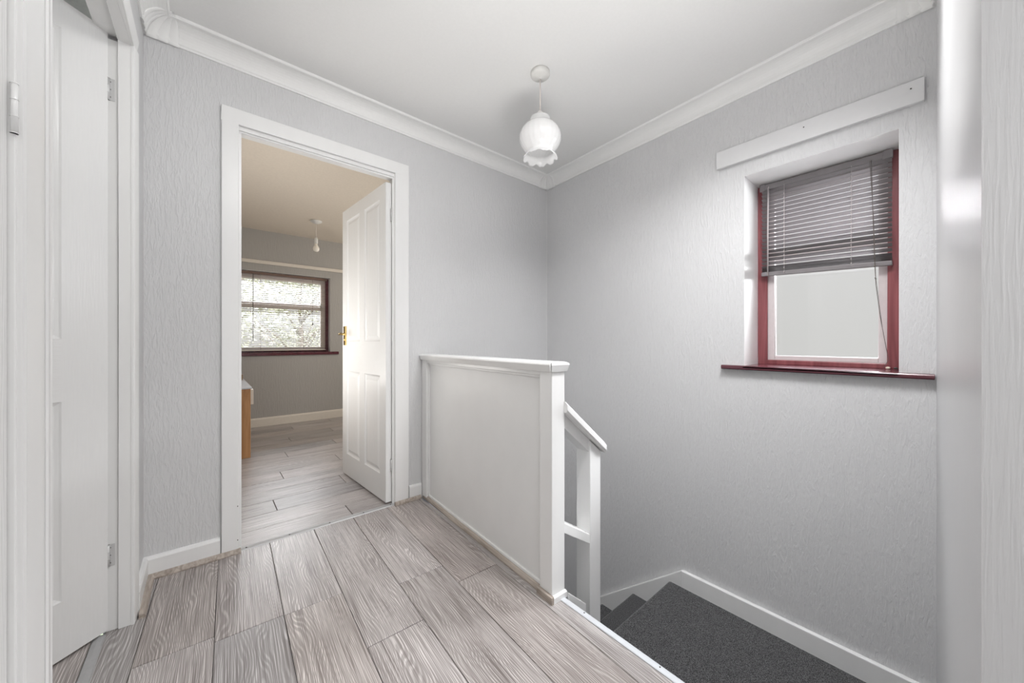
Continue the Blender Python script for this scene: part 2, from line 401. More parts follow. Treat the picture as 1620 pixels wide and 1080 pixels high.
# ------------------------------------------------------------------ walls and ceilings
def wall_y(name, mat, y0, y1, x0, x1, z0, z1, holes=()):
    """wall parallel to X with rectangular holes (hx0,hx1,hz0,hz1)"""
    b = MB(); xs = sorted({x0, x1, *[h[0] for h in holes], *[h[1] for h in holes]}); zs = sorted({z0, z1, *[h[2] for h in holes], *[h[3] for h in holes]})
    for xa, xb in zip(xs[:-1], xs[1:]):
        for za, zb in zip(zs[:-1], zs[1:]):
            if not any(h[0] <= xa and xb <= h[1] and h[2] <= za and zb <= h[3] for h in holes): b.box(xa, xb, y0, y1, za, zb)
    return struct(b.build(name, mat))
def wall_x(name, mat, x0, x1, y0, y1, z0, z1, holes=()):
    b = MB(); ys = sorted({y0, y1, *[h[0] for h in holes], *[h[1] for h in holes]}); zs = sorted({z0, z1, *[h[2] for h in holes], *[h[3] for h in holes]})
    for ya, yb in zip(ys[:-1], ys[1:]):
        for za, zb in zip(zs[:-1], zs[1:]):
            if not any(h[0] <= ya and yb <= h[1] and h[2] <= za and zb <= h[3] for h in holes): b.box(x0, x1, ya, yb, za, zb)
    return struct(b.build(name, mat))
ZT = 2.47
DX0, DX1, DZ = 0.095, 0.905, 2.045      # hole of the back doorway
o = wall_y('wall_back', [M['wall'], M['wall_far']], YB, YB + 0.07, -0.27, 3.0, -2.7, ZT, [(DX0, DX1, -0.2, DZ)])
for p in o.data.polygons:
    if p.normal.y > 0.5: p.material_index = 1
WY0, WY1, WZ0, WZ1 = 0.105, 0.68, 0.862, 1.897
wall_x('wall_right', M['wall'], XR, XR + 0.30, -0.1, YB, -2.7, ZT, [(WY0, WY1, WZ0, WZ1)])
LY0, LY1, LZ = 0.925, 1.865, 2.06        # left doorway
wall_x('wall_left', M['wall'], XL - 0.07, XL, -1.4, YB, -0.05, ZT, [(LY0, LY1, -0.05, LZ), (0.02, 0.832, -0.05, LZ)])
# near wall of the stairwell, a touch out of square, and its return beside the camera
b = MB()
b.prism([(XR, 0.004), (0.632, -0.030), (0.632, -0.13), (XR, -0.10)], lambda p, q, t: (p, q, t), -2.7, ZT)
struct(b.build('wall_near', M['wall_near']))
wall_x('wall_near_return', M['wall_near'], 0.632, 0.732, -1.4, -0.13, -0.05, ZT)
wall_y('wall_rear', M['wall'], -1.5, -1.4, -0.27, 0.73, -0.05, ZT)
def ceil(name, mat, x0, x1, y0, y1, zf=zc):
    b = MB(); v = [(x, y, z) for x in (x0, x1) for y in (y0, y1) for z in (zf(y), zf(y) + 0.05)]
    b.add(v, [(0, 1, 3, 2), (4, 6, 7, 5), (0, 4, 5, 1), (2, 3, 7, 6), (0, 2, 6, 4), (1, 5, 7, 3)])
    return struct(b.build(name, mat))
ceil('ceiling', M['ceiling'], XL, XR, -1.4, YB)
ceil('ceiling', M['ceiling_far'], -0.14, 3.0, YB + 0.07, 5.15, lambda y: 2.365 - 0.0195 * (y - 2.2))
ceil('ceiling', M['artex'], -2.6, XL - 0.07, 0.2, 2.6, lambda y: 2.40)
# bedroom
YF = 5.15
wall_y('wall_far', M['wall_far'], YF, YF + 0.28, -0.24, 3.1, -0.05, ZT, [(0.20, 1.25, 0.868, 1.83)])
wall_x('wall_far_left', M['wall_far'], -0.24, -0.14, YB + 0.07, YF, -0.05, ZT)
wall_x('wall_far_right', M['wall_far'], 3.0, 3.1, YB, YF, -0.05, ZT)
# side room
wall_x('wall_side_room', M['wall_side'], -2.7, -2.6, 0.1, 2.7, -0.05, ZT)
wall_y('wall_side_room_back', M['wall_side'], 2.6, 2.7, -2.6, -0.27, -0.05, ZT)
wall_y('wall_side_room_front', M['wall_side'], 0.1, 0.2, -2.6, -0.27, -0.05, ZT)

# ------------------------------------------------------------------ coving
def cove_prof():
    P = 0.086; pr = [(0, -0.082), (0.007, -0.082), (0.009, -0.074), (0.012, -0.071)]
    for i in range(1, 9):
        a = PI / 2 * i / 8
        pr.append((0.012 + (P - 0.012 - 0.010) * (1 - math.cos(a)), -0.071 + 0.060 * math.sin(a)))
    pr += [(P - 0.008, -0.0105), (P - 0.004, -0.012), (P, -0.008), (P + 0.001, 0), (0, 0)]
    return pr
CP = cove_prof(); tn_ = [0]
def trim_name():
    tn_[0] += 1; return 'trim_%d' % tn_[0]
def cove_along_x(y, sy, x0, x1, label):
    z = zc(y); b = MB(); b.prism(CP, lambda d, h, t: (t, y + sy * d, zc(y + sy * d) + h), x0, x1)
    return struct(b.build(trim_name(), M['coving']), label, 'coving')
def cove_along_y(x, sx, y0, y1, label):
    b = MB(); b.prism(CP, lambda d, h, t: (x + sx * d, t, zc(t) + h), y0, y1)
    return struct(b.build(trim_name(), M['coving']), label, 'coving')
cove_along_x(YB, -1, XL, XR, 'white coving above the door wall')
cove_along_y(XR, -1, 0.0, YB, 'white coving above the window wall')
cove_along_y(XL, 1, -1.4, YB, 'white coving above the left doors')
cove_along_x(0.003, 1, 0.632, XR, 'white coving on the near stairwell wall')
cove_along_y(0.632, -1, -1.4, -0.02, 'white coving above the near wall end')
def cove_corner(cx, cy, sx, sy, label, L=0.105):
    """fan-shaped plaster leaf covering an inside corner of the coving"""
    n_t, n_s = 72, 10; vs = []; fs = []; P = 0.088; zz = zc(cy)
    for i in range(n_t + 1):
        t = -1 + 2 * i / n_t
        rib = abs(math.sin(t * PI * 3.0)); ex = 0.002 + 0.0045 * rib
        scal = 0.004 * rib
        if t < 0: B = (L * -t + 0.004, 0.004)
        else: B = (0.004, L * t + 0.004)
        k2 = 0.010
        T = (P + 0.006 + (k2 * -t if t < 0 else 0), P + 0.006 + (k2 * t if t > 0 else 0))
        for j in range(n_s + 1):
            s_ = j / n_s; a = PI / 2 * s_
            h = 1 - math.cos(a); v = math.sin(a)
            x = B[0] + (T[0] - B[0]) * h + ex * (1 - h) * (1 if True else 0)
            y = B[1] + (T[1] - B[1]) * h + ex * (1 - h)
            z = -0.084 - scal * (1 - v) + (0.082 + scal * 0) * v - ex * h * 0.6
            vs.append((cx + sx * x, cy + sy * y, zz + z))
    for i in range(n_t):
        for j in range(n_s):
            a = i * (n_s + 1) + j; fs.append((a, a + 1, a + n_s + 2, a + n_s + 1))
    b = MB(); b.add(vs, fs, True)
    o = b.build(trim_name(), M['coving'])
    sol = o.modifiers.new('solid', 'SOLIDIFY'); sol.thickness = 0.004; sol.offset = 0
    return struct(o, label, 'coving corner')
cove_corner(XL, YB, 1, -1, 'fan-shaped plaster corner piece above the left end of the door wall')
cove_corner(XR, YB, -1, -1, 'fan-shaped plaster corner piece between door wall and window wall')
cove_corner(XR, 0.003, -1, 1, 'fan-shaped plaster corner piece at the near end of the window wall')

b = MB(); b.box(XR - 0.003, XR, YB - 0.003, YB, -0.9, 2.29); struct(b.build(trim_name(), M['frame']), 'thin white paper edge in the corner between door wall and window wall', 'corner strip')

# ------------------------------------------------------------------ skirting boards and floor beads
SKP = [(0, 0), (0.016, 0), (0.016, 0.078), (0.011, 0.088), (0.0, 0.090)]
b = MB(); b.prism(SKP, lambda d, h, t: (t, YB - d, h), XL, 0.052)
struct(b.build('baseboard_back', M['frame']), 'short white skirting left of the bedroom door', 'skirting board')
b = MB(); b.prism(SKP, lambda d, h, t: (t, YB - d, h), 0.978, 1.062)
struct(b.build('baseboard_back', M['frame']), 'very short white skirting between bedroom door and balustrade', 'skirting board')
b = MB(); b.prism(SKP, lambda d, h, t: (XL + d, t, h), 1.893, YB)
struct(b.build('baseboard_left', M['frame']), 'short white skirting in the left corner', 'skirting board')
b = MB(); b.prism([(0, 0), (0.016, 0), (0.016, 0.085), (0.010, 0.10), (0, 0.103)], lambda d, h, t: (t, YF - d, h), -0.14, 3.0)
struct(b.build('baseboard_far', M['cream']), 'cream skirting under the bedroom window', 'skirting board')
QP = [(0, 0), (0.019, 0), (0.019, 0.006), (0.015, 0.013), (0.008, 0.018), (0, 0.019)]
def bead_x(y, sy, x0, x1, label):
    b = MB(); b.prism(QP, lambda d, h, t: (t, y + sy * d, h), x0, x1); return struct(b.build(trim_name(), M['bead']), label, 'floor bead')
bead_x(YB - 0.016, -1, XL + 0.016, 0.128, 'wood-effect bead along the skirting left of the bedroom door')
bead_x(YB - 0.018, -1, 0.880, 1.052, 'wood-effect bead at the foot of the right door frame')
b = MB(); b.prism(QP, lambda d, h, t: (XL + 0.016 + d, t, h), 1.86, YB - 0.03)
struct(b.build(trim_name(), M['bead']), 'wood-effect bead in the left corner', 'floor bead')
# metal threshold of the bedroom doorway, pale one of the left doorway
b = MB(); b.prism([(2.148, 0), (2.152, 0.004), (2.165, 0.0065), (2.183, 0.004), (2.187, 0)], lambda p, q, t: (t, p, q), 0.122, 0.884)
o = struct(b.build(trim_name(), M['alu']), 'aluminium threshold strip across the bedroom doorway', 'threshold')
b = MB()
for x in (0.15, 0.33, 0.52, 0.70, 0.86): b.lathe([(0.0035, 0.0055), (0.0035, 0.0072), (0, 0.0076)], x, 2.160, 10)
b.build('screw', M['dark'], o)
b = MB(); b.prism([(-0.289, 0), (-0.286, 0.004), (-0.275, 0.006), (-0.262, 0.004), (-0.259, 0)], lambda p, q, t: (p, t, q), 0.99, 1.835)
struct(b.build(trim_name(), M['alu']), 'pale metal threshold strip under the left door', 'threshold')

# ------------------------------------------------------------------ panelled doors
def door_leaf(w, h, t, panels, z0=0.0):
    """leaf in local x 0..w (hinge at 0), y 0..t, z z0..z0+h; panels = [(x0,x1,z0,z1)] on both faces"""
    bv = MB()
    xs = sorted({0, w, *[p[0] for p in panels], *[p[1] for p in panels]})
    zs = sorted({z0, z0 + h, *[p[2] for p in panels], *[p[3] for p in panels]})
    for side, yy, sg in ((0, 0.0, 1), (1, t, -1)):
        for xa, xb in zip(xs[:-1], xs[1:]):
            for za, zb in zip(zs[:-1], zs[1:]):
                isp = any(p[0] <= xa + 1e-6 and xb <= p[1] + 1e-6 and p[2] <= za + 1e-6 and zb <= p[3] + 1e-6 for p in panels)
                if not isp:
                    rail = (za > 0.6 and zb < 1.2) and (za >= 0.77 and zb <= 1.03) and (0.1 < xa and xb < w - 0.05)
                    bv.cm = 1 if rail else 0
                    bv.add([(xa, yy, za), (xb, yy, za), (xb, yy, zb), (xa, yy, zb)], [(0, 1, 2, 3)])
                    bv.cm = 0
        for (px0, px1, pz0, pz1) in panels:
            rings = []
            for ins, dep in ((0, 0), (0.004, 0.004), (0.012, 0.008), (0.018, 0.008), (0.034, 0.003), (0.038, 0.0015)):
                y = yy + sg * dep
                rings.append([(px0 + ins, y, pz0 + ins), (px1 - ins, y, pz0 + ins), (px1 - ins, y, pz1 - ins), (px0 + ins, y, pz1 - ins)])
            for r0, r1 in zip(rings[:-1], rings[1:]):
                for i in range(4):
                    j = (i + 1) % 4
                    bv.add([r0[i], r0[j], r1[j], r1[i]], [(0, 1, 2, 3)])
            bv.add(rings[-1], [(0, 1, 2, 3)])
    # edges
    z1 = z0 + h
    for xa, xb in zip(xs[:-1], xs[1:]):
        for zz in (z0, z1): bv.add([(xa, 0, zz), (xb, 0, zz), (xb, t, zz), (xa, t, zz)], [(0, 1, 2, 3)])
    for za, zb in zip(zs[:-1], zs[1:]):
        for xx in (0, w): bv.add([(xx, 0, za), (xx, t, za), (xx, t, zb), (xx, 0, zb)], [(0, 1, 2, 3)])
    return bv
def hinge(parent, z, x=0.0, y=0.0, mat=None):
    b = MB(); b.tube([(x, y, z - 0.038), (x, y, z + 0.038)], 0.0055, 10)
    for k_ in (-0.038, -0.013, 0.012, 0.036): b.tube([(x, y, z + k_), (x, y, z + k_ + 0.002)], 0.0062, 10)
    b.box(x - 0.0008, x + 0.022, y - 0.0016, y + 0.0004, z - 0.036, z + 0.036)
    return b.build('hinge', mat or M['steel'], parent, local=True)

# --- door_2: open four-panel bedroom door in the back wall
d2 = empty('door_2', (0.885, 2.2, 0))
struct(d2, 'open white four-panel bedroom door and its white frame', 'door')
JX0, JX1, JT = 0.122, 0.884, 2.012
b = MB()
for x0, x1 in ((DX0, JX0), (JX1, DX1)): b.box(x0, x1, YB - 0.002, YB + 0.072, 0, JT)
b.box(DX0, DX1, YB - 0.002, YB + 0.072, JT, DZ)
b.build('lining', M['frame'], d2, 0.0015)
b = MB()
b.box(JX0, JX0 + 0.010, YB + 0.006, YB + 0.030, 0, JT - 0.010); b.box(JX1 - 0.008, JX1, YB + 0.004, YB + 0.016, 0, JT - 0.010)
b.box(JX0, JX1, YB + 0.006, YB + 0.024, JT - 0.010, JT)
b.build('door_stop', M['frame'], d2, 0.001)
AP = [(0, 0), (0.016, 0), (0.019, 0.003), (0.019, 0.060), (0.015, 0.066), (0, 0.066)]   # depth, across (0 = inner edge)
b = MB(); AW = 0.066
b.box(JX0 - AW, JX0 - 0.002, YB - 0.018, YB, 0, JT + 0.020)
b.box(JX1 + 0.002, 0.972, YB - 0.018, YB, 0, JT + 0.020)
b.box(JX0 - AW, 0.972, YB - 0.018, YB, JT + 0.020, JT + 0.090)
b.build('architrave', M['frame'], d2, 0.0025)
b = MB()   # far side architrave
b.box(JX0 - AW, JX0 - 0.002, YB + 0.07, YB + 0.085, 0, JT + 0.02); b.box(JX1 + 0.030, 0.972, YB + 0.07, YB + 0.085, 0, JT + 0.02)
b.box(JX0 - AW, 0.972, YB + 0.07, YB + 0.085, JT + 0.02, JT + 0.09)
b.build('architrave', M['frame'], d2, 0.0025)
# nail heads on the left jamb edge
b = MB()
for z in (0.06, 0.22): b.lathe([(0.002, z - 0.002), (0.002, z + 0.002)], JX0 - 0.006, YB - 0.0185, 8, True)
b.build('nail', M['dark'], d2)
PAN = [(0.088, 0.292, 0.165, 0.790), (0.385, 0.640, 0.165, 0.790), (0.088, 0.292, 1.000, 1.892), (0.385, 0.640, 1.000, 1.892)]
PAN = [(0.085, 0.325, 0.170, 0.785), (0.410, 0.650, 0.170, 0.785), (0.085, 0.325, 1.0, 1.893), (0.410, 0.650, 1.0, 1.893)]
lf = door_leaf(0.735, 1.966, 0.036, PAN, 0.012).build('door_leaf', [M['doorp'], M['doorh']], d2, local=True)
ang = math.atan2(2.915 - 2.190, 0.791 - 0.839)
lf.location = (0.842 - 0.885, 2.188 - 2.2, 0); lf.rotation_euler = (0, 0, ang)
# local +y of the leaf must point to +X side (hidden face): mirror by placing thickness on the other side
for v in lf.data.vertices: v.co.y = -v.co.y
lf.data.flip_normals()
for z in (0.235, 1.78): hinge(lf, z, x=-0.008, y=-0.032)
# lever handle, both faces
for fy, sg in ((0.0, 1), (-0.036, -1)):
    b = MB(); y0_, y1_ = sorted((fy, fy + sg * 0.008))
    b.box(0.655, 0.698, y0_, y1_, 0.972, 1.112)
    b.tube([(0.677, fy, 1.055), (0.677, fy + sg * 0.045, 1.055)], 0.0085, 12)
    b.tube([(0.677, fy + sg * 0.045, 1.055), (0.640, fy + sg * 0.047, 1.056), (0.600, fy + sg * 0.043, 1.053), (0.575, fy + sg * 0.04, 1.050)], [0.009, 0.0085, 0.007, 0.006], 12)
    b.lathe([(0.0, 1.006), (0.003, 1.006), (0.003, 1.02), (0, 1.02)], 0.677, fy + sg * 0.0075, 8)
    o = b.build('door_handle', M['brass'], lf, 0.002, local=True); o['label'] = 'polished brass lever handle on a plate'

# --- door_1: left doorway, its door ajar into the side room
d1 = empty('door_1', (-0.21, 1.85, 0))
struct(d1, 'white panelled door standing half open on the left, with its frame', 'door')
JY1 = 1.842; JY0 = 0.945
b = MB()   # rebated lining, far jamb
b.box(-0.232, XL + 0.001, JY1, LY1, 0, 2.045); b.box(-0.285, -0.232, JY1 + 0.008, LY1, 0, 2.045)
b.box(-0.232, XL + 0.001, LY0, JY0, 0, 2.045); b.box(-0.285, -0.232, LY0, JY0 - 0.008, 0, 2.045)
b.box(-0.232, XL + 0.001, JY0, JY1, 2.045, LZ); b.box(-0.285, -0.232, JY0 - 0.008, JY1 + 0.008, 2.058, LZ + 0.01)
b.build('lining', M['frame'], d1, 0.0015)
# moulded architrave
def arch_prof():
    return [(0, 0), (0.0, 0.012), (0.006, 0.016), (0.012, 0.014), (0.020, 0.017), (0.045, 0.024), (0.056, 0.026), (0.062, 0.022), (0.062, 0)]
b = MB()
b.prism(arch_prof(), lambda p, q, t: (XL + q * 0.55, JY1 + p * 0.85 - 0.002, t), 0, 2.047)
b.prism(arch_prof(), lambda p, q, t: (XL + q * 0.5, JY0 - p * 0.85 + 0.002, t), 0, 2.047)
b.prism(arch_prof(), lambda p, q, t: (XL + q * 0.55, t, 2.045 + p * 0.85), JY0 - 0.050, JY1 + 0.051)
b.build('architrave', M['frame'], d1)
PAN1 = [(0.116, 0.345, 0.19, 0.812), (0.430, 0.659, 0.19, 0.812), (0.116, 0.345, 1.008, 1.978), (0.430, 0.659, 1.008, 1.978)]
lf1 = door_leaf(0.775, 2.056, 0.036, PAN1, 0.010).build('door_leaf', [M['doorp'], M['doorh']], d1, local=True)
for v in lf1.data.vertices: v.co.y = -v.co.y     # thickness away from the landing
lf1.data.flip_normals()
lf1.location = (-0.256 + 0.21, 1.843 - 1.85, 0); lf1.rotation_euler = (0, 0, math.atan2(-0.67, -0.742))
for z in (0.262, 1.870): hinge(lf1, z, x=-0.003, y=-0.004)
for z in (0.262, 1.870):
    b = MB(); b.box(-0.268, -0.240, 1.8488, 1.8502, z - 0.038, z + 0.038)
    hp = b.build('hinge_plate', M['steel'], d1, 0.0005)
    for dz in (-0.026, 0.0, 0.026):
        c_ = MB(); c_.tube([(-0.252, 1.8482, z + dz), (-0.252, 1.8489, z + dz)], 0.003, 8); c_.build('screw', M['dark'], hp)
b = MB()
for fy, sg in ((0.0, 1), (-0.036, -1)):
    b.box(0.69, 0.73, min(fy, fy + sg * 0.007), max(fy, fy + sg * 0.007), 0.96, 1.10)
    b.tube([(0.71, fy, 1.045), (0.71, fy + sg * 0.04, 1.045), (0.62, fy + sg * 0.042, 1.045)], 0.008, 10)
b.build('door_handle', M['brass'], lf1, local=True)

# --- door_3: closed white door right beside the camera on the left
d3 = empty('door_3', (-0.21, 0.42, 0))
struct(d3, 'white door close by at the far left edge, with frame and painted-over hinge', 'door')
b = MB()
b.box(-0.27, XL + 0.001, 0.820, 0.832, 0, 2.045); b.box(-0.27, XL + 0.001, 0.02, 0.034, 0, 2.045); b.box(-0.27, XL + 0.001, 0.02, 0.832, 2.045, LZ)
b.build('lining', M['frame'], d3, 0.0015)
b = MB()
b.prism(arch_prof(), lambda p, q, t: (XL + q * 0.5, 0.824 + p, t), 0, 2.047)
b.prism(arch_prof(), lambda p, q, t: (XL + q, 0.028 - p, t), 0, 2.047)
b.prism(arch_prof(), lambda p, q, t: (XL + q, t, 2.045 + p), -0.03, 0.88)
b.build('architrave', M['frame'], d3)
lf3 = door_leaf(0.768, 2.03, 0.036, PAN, 0.010)
lf3.v = [(-0.242 + y, 0.818 - x, z) for x, y, z in lf3.v]
lf3 = lf3.build('door_leaf', [M['doorp'], M['doorp']], d3)
b = MB(); b.tube([(-0.200, 0.819, 1.285), (-0.200, 0.819, 1.355)], 0.0036, 12)
for z in (1.285, 1.308, 1.331, 1.353): b.tube([(-0.200, 0.819, z), (-0.200, 0.819, z + 0.001)], 0.0041, 12)
b.build('hinge', M['frame'], lf3)

# ------------------------------------------------------------------ balustrade on the landing edge
ba = empty('balustrade', (1.010, 0.955, 0), R(-2.46))
tag(ba, 'white boxed-in stair balustrade with newel posts and a short sloping handrail', 'balustrade')
LB = 1.205
b = MB(); b.box(0.022, 0.050, 0.060, LB - 0.05, 0.012, 0.880)
b.build('panel', M['satin'], ba, 0.001, local=True)
b = MB()   # beads framing the panel
for y0_, y1_, z0_, z1_ in ((0.070, 0.080, 0.03, 0.868), (LB - 0.082, LB - 0.070, 0.03, 0.868), (0.07, LB - 0.07, 0.853, 0.868), (0.07, LB - 0.07, 0.020, 0.034)):
    b.box(0.014, 0.024, y0_, y1_, z0_, z1_)
b.build('panel_bead', M['satin'], ba, 0.003, local=True)
MB().box(0, 0.070, 0, 0.070, -0.30, 0.886).build('newel_post', M['gloss'], ba, 0.003, local=True)
MB().box(0.004, 0.066, LB - 0.070, LB, 0.0, 0.886).build('wall_post', M['gloss'], ba, 0.003, local=True)
MB().box(0.006, 0.064, 0.070, LB - 0.07, 0.866, 0.888).build('top_rail', M['gloss'], ba, 0.002, local=True)
cap = [(-0.006, 0.882), (0.076, 0.882), (0.079, 0.892), (0.084, 0.910), (0.081, 0.916), (0.070, 0.921), (0.0, 0.921), (-0.011, 0.916), (-0.014, 0.910), (-0.009, 0.892)]
b = MB(); b.prism(cap, lambda p, q, t: (p, t, q), 0.0, LB)
# moulded end: same section turned round the front of the post
capf = [(0.004, 0.882), (-0.006, 0.882), (-0.009, 0.892), (-0.014, 0.910), (-0.011, 0.916), (0.0, 0.921), (0.004, 0.921)]
vs = []
for y_, z_ in capf:
    ex_ = max(0, -y_); vs.append([(-0.0 - ex_, y_, z_), (0.070 + ex_, y_, z_)])
for (a0, a1), (c0, c1) in zip(vs[:-1], vs[1:]): b.add([a0, a1, c1, c0], [(0, 1, 2, 3)])
b.build('cap_rail', M['gloss'], ba, 0.0015, local=True)
# foot bead along the panel and round the post
b = MB(); b.prism(QP, lambda d, h, t: (0.020 - d, t, h * 1.15), 0.072, LB - 0.02)
b.prism([(0, 0), (0.012, 0), (0.012, 0.028), (0, 0.030)], lambda d, h, t: (-d, t, h), -0.012, 0.075)
b.build('floor_bead', M['bead'], ba, 0.001, local=True)
b = MB(); b.prism([(0, 0), (0.012, 0), (0.012, 0.022), (0, 0.026)], lambda d, h, t: (t, -d, h), 0.0, 0.072)
b.build('floor_bead', M['gloss'], ba, 0.001, local=True)
# lower newel, sloping handrail, lower rail: square to the stair
inv = ba.matrix_basis.inverted() if False else (Matrix.Translation(ba.location) @ Matrix.Rotation(R(-2.46), 4, 'Z')).inverted()
def loc_build(b, name, mat, bevel):
    b.v = [tuple(inv @ Vector(v)) for v in b.v]; return b.build(name, mat, ba, bevel, local=True)
b = MB(); X0, X1 = 1.245, 1.318
def hz(x, off=0): return 0.774 - 0.80 * (x - 1.066) + off
b.add([(X0, .955, -.47), (X1, .955, -.47), (X1, 1.03, -.47), (X0, 1.03, -.47), (X0, .955, hz(X0, -.05)), (X1, .955, hz(X1, -.05)), (X1, 1.03, hz(X1, -.05)), (X0, 1.03, hz(X0, -.05))],
      [(0, 1, 2, 3), (4, 5, 6, 7), (0, 1, 5, 4), (1, 2, 6, 5), (2, 3, 7, 6), (3, 0, 4, 7)])
loc_build(b, 'newel_post', M['gloss'], 0.003)
hr = [(0.940, -0.046), (0.934, -0.034), (0.934, -0.012), (0.944, -0.002), (0.960, 0.0), (1.030, 0.0), (1.046, -0.002), (1.054, -0.012), (1.054, -0.034), (1.048, -0.046)]
b = MB(); b.prism(hr, lambda p, q, t: (t + (0.01 if False else 0), p, hz(t, q)), 1.075, 1.335)
loc_build(b, 'handrail', M['gloss'], 0.002)
b = MB(); b.prism([(0.962, -0.100), (0.962, -0.044), (1.024, -0.044), (1.024, -0.100)], lambda p, q, t: (t, p, hz(t, q)), 1.078, 1.25)
loc_build(b, 'handrail_support', M['satin'], 0.002)
b = MB(); b.prism([(0.957, -0.034), (0.957, 0.006), (1.030, 0.012), (1.030, -0.034)], lambda p, q, t: (t, p, 0.277 - 0.62 * (t - 1.080) + q), 1.078, 1.25)
loc_build(b, 'lower_rail', M['gloss'], 0.002)

# ------------------------------------------------------------------ stair edge and staircase
b = MB(); b.prism([(1.046, -0.02), (1.046, 0.003), (1.050, 0.0045), (1.066, 0.0045), (1.071, 0.001), (1.072, -0.02)], lambda p, q, t: (p, t, q), -0.03, 0.945)
o = struct(b.build(trim_name(), M['nosing'], None, 0.0008), 'white painted nosing strip along the landing edge', 'nosing')
b = MB()
for y in (0.22, 0.55, 0.84): b.lathe([(0.0025, 0.004), (0.0025, 0.0052), (0, 0.0054)], 1.060, y, 8)
b.build('screw', M['dark'], o)
st = empty('staircase', (1.6, 1.0, -0.49))
tag(st, 'staircase carpeted in dark grey turning down below the landing', 'staircase')
def step(x0, x1, y0, y1, z, name='step', rise=0.22, nose='y'):
    """carpeted step with a rounded nosing towards +y (or +x)"""
    r = 0.014
    if nose == 'y':
        prof = [(y0, z), (y1 - r, z), (y1 - r * 0.3, z - r * 0.3), (y1, z - r), (y1 - r * 0.3, z - 1.7 * r), (y1 - r, z - 2 * r), (y1 - 0.022, z - 2 * r - 0.002), (y1 - 0.022, z - rise), (y0, z - rise)]
        fn = lambda p, q, t: (t, p, q); a, b_ = x0, x1
    else:
        prof = [(x0, z), (x1 - r, z), (x1 - r * 0.3, z - r * 0.3), (x1, z - r), (x1 - r * 0.3, z - 1.7 * r), (x1 - r, z - 2 * r), (x1 - 0.022, z - 2 * r - 0.002), (x1 - 0.022, z - rise), (x0, z - rise)]
        fn = lambda p, q, t: (p, t, q); a, b_ = y0, y1
    m_ = MB(); m_.prism(prof, fn, a, b_)
    return m_.build(name, M['carpet'], st, 0.003)
XS = XR - 0.022
step(1.0, 1.088, 0.004, 0.952, -0.006, rise=0.234, nose='x')          # carpet turned over the landing edge
step(1.0, 1.300, 0.004, 0.952, -0.240, rise=0.24, nose='x')
step(1.0, XS, 0.004, 1.088, -0.49, 'quarter_landing')
zz, yy_ = -0.49, 1.088
for i in range(4):
    zz -= 0.21; yy_ += 0.252
    step(1.085, XS, yy_ - 0.262, yy_, zz)
# landing edge face under the balustrade and outer string
b = MB(); b.box(1.0, 1.082, 1.09, YB, -1.6, -0.062); struct(b.build('wall_stair_side', M['satin']))
b = MB()
b.add([(1.082, .935, -.30), (1.192, .935, -.30), (1.192, .935, -.077), (1.082, .935, .018), (1.082, .957, -.30), (1.192, .957, -.30), (1.192, .957, -.077), (1.082, .957, .018)],
      [(0, 1, 2, 3), (4, 5, 6, 7), (0, 1, 5, 4), (1, 2, 6, 5), (2, 3, 7, 6), (3, 0, 4, 7)])
o = b.build('string_board', M['gloss'], st, 0.002)
# wall string: level along the quarter landing, then sloping down with the flight
for nm, pl in (('baseboard_right', [(0.004, -0.60), (1.010, -0.60), (1.010, -0.392), (0.004, -0.392)]),
               ('baseboard_right', [(1.010, -0.66), (YB, -1.55), (YB, -1.322), (1.010, -0.392)])):
    b = MB(); b.prism(pl, lambda p, q, t: (t, p, q), XR - 0.024, XR)
    o = struct(b.build(nm, M['frame'] if pl[0][0] < 0.5 else M['satin'], None, 0.004), 'white wall skirting above the quarter landing' if pl[0][0] < 0.5 else 'white wall skirting sloping down beside the lower steps', 'skirting board')
b = MB(); b.box(1.0, XR, YB - 0.3, YB, -1.62, -1.58)
struct(b.build('floor', M['groove']), 'dark floor at the foot of the stairs', 'floor')

# ------------------------------------------------------------------ window on the right
XW = 2.452
w1 = empty('window_1', (XW, 0.4, WZ0))
struct(w1, 'mahogany-framed stair window with reveal', 'window')
# painted reveal lining
b = MB()
b.box(XR + 0.001, XW + 0.03, WY1 - 0.0015, WY1 + 0.003, WZ0, WZ1); b.box(XR + 0.001, XW + 0.03, WY0 - 0.003, WY0 + 0.0015, WZ0, WZ1); b.box(XR + 0.001, XW + 0.03, WY0, WY1, WZ1 - 0.0015, WZ1 + 0.003)
b.build('reveal', M['frame'], w1)
FY0, FY1, FZ0, FZ1 = 0.107, 0.679, 0.870, 1.893
def ring(mb, x0, x1, ya, yb, za, zb, wl_, wr, wb, wt):
    mb.box(x0, x1, ya, ya + wr, za, zb); mb.box(x0, x1, yb - wl_, yb, za, zb)
    mb.box(x0, x1, ya + wr, yb - wl_, za, za + wb); mb.box(x0, x1, ya + wr, yb - wl_, zb - wt, zb)
b = MB(); ring(b, XW, XW + 0.055, FY0, FY1, FZ0, FZ1, 0.045, 0.045, 0.026, 0.045)
b.build('window_frame', M['mahog'], w1, 0.004)
b = MB(); ring(b, XW + 0.012, XW + 0.05, FY0 + 0.044, FY1 - 0.044, FZ0 + 0.025, FZ1 - 0.045, 0.034, 0.034, 0.026, 0.034)
b.box(XW + 0.012, XW + 0.05, FY0 + 0.07, FY1 - 0.07, 1.462, 1.512)
b.build('sash', M['upvc'], w1, 0.004)
MB().box(XW + 0.034, XW + 0.038, FY0 + 0.07, FY1 - 0.07, FZ0 + 0.045, FZ1 - 0.07).build('pane', M['glass'], w1)
sl = [(XR - 0.030, 0.852), (XR - 0.034, 0.858), (XR - 0.034, 0.864), (XR - 0.030, 0.870), (XW + 0.01, 0.871), (XW + 0.01, 0.848), (XR - 0.030, 0.848)]
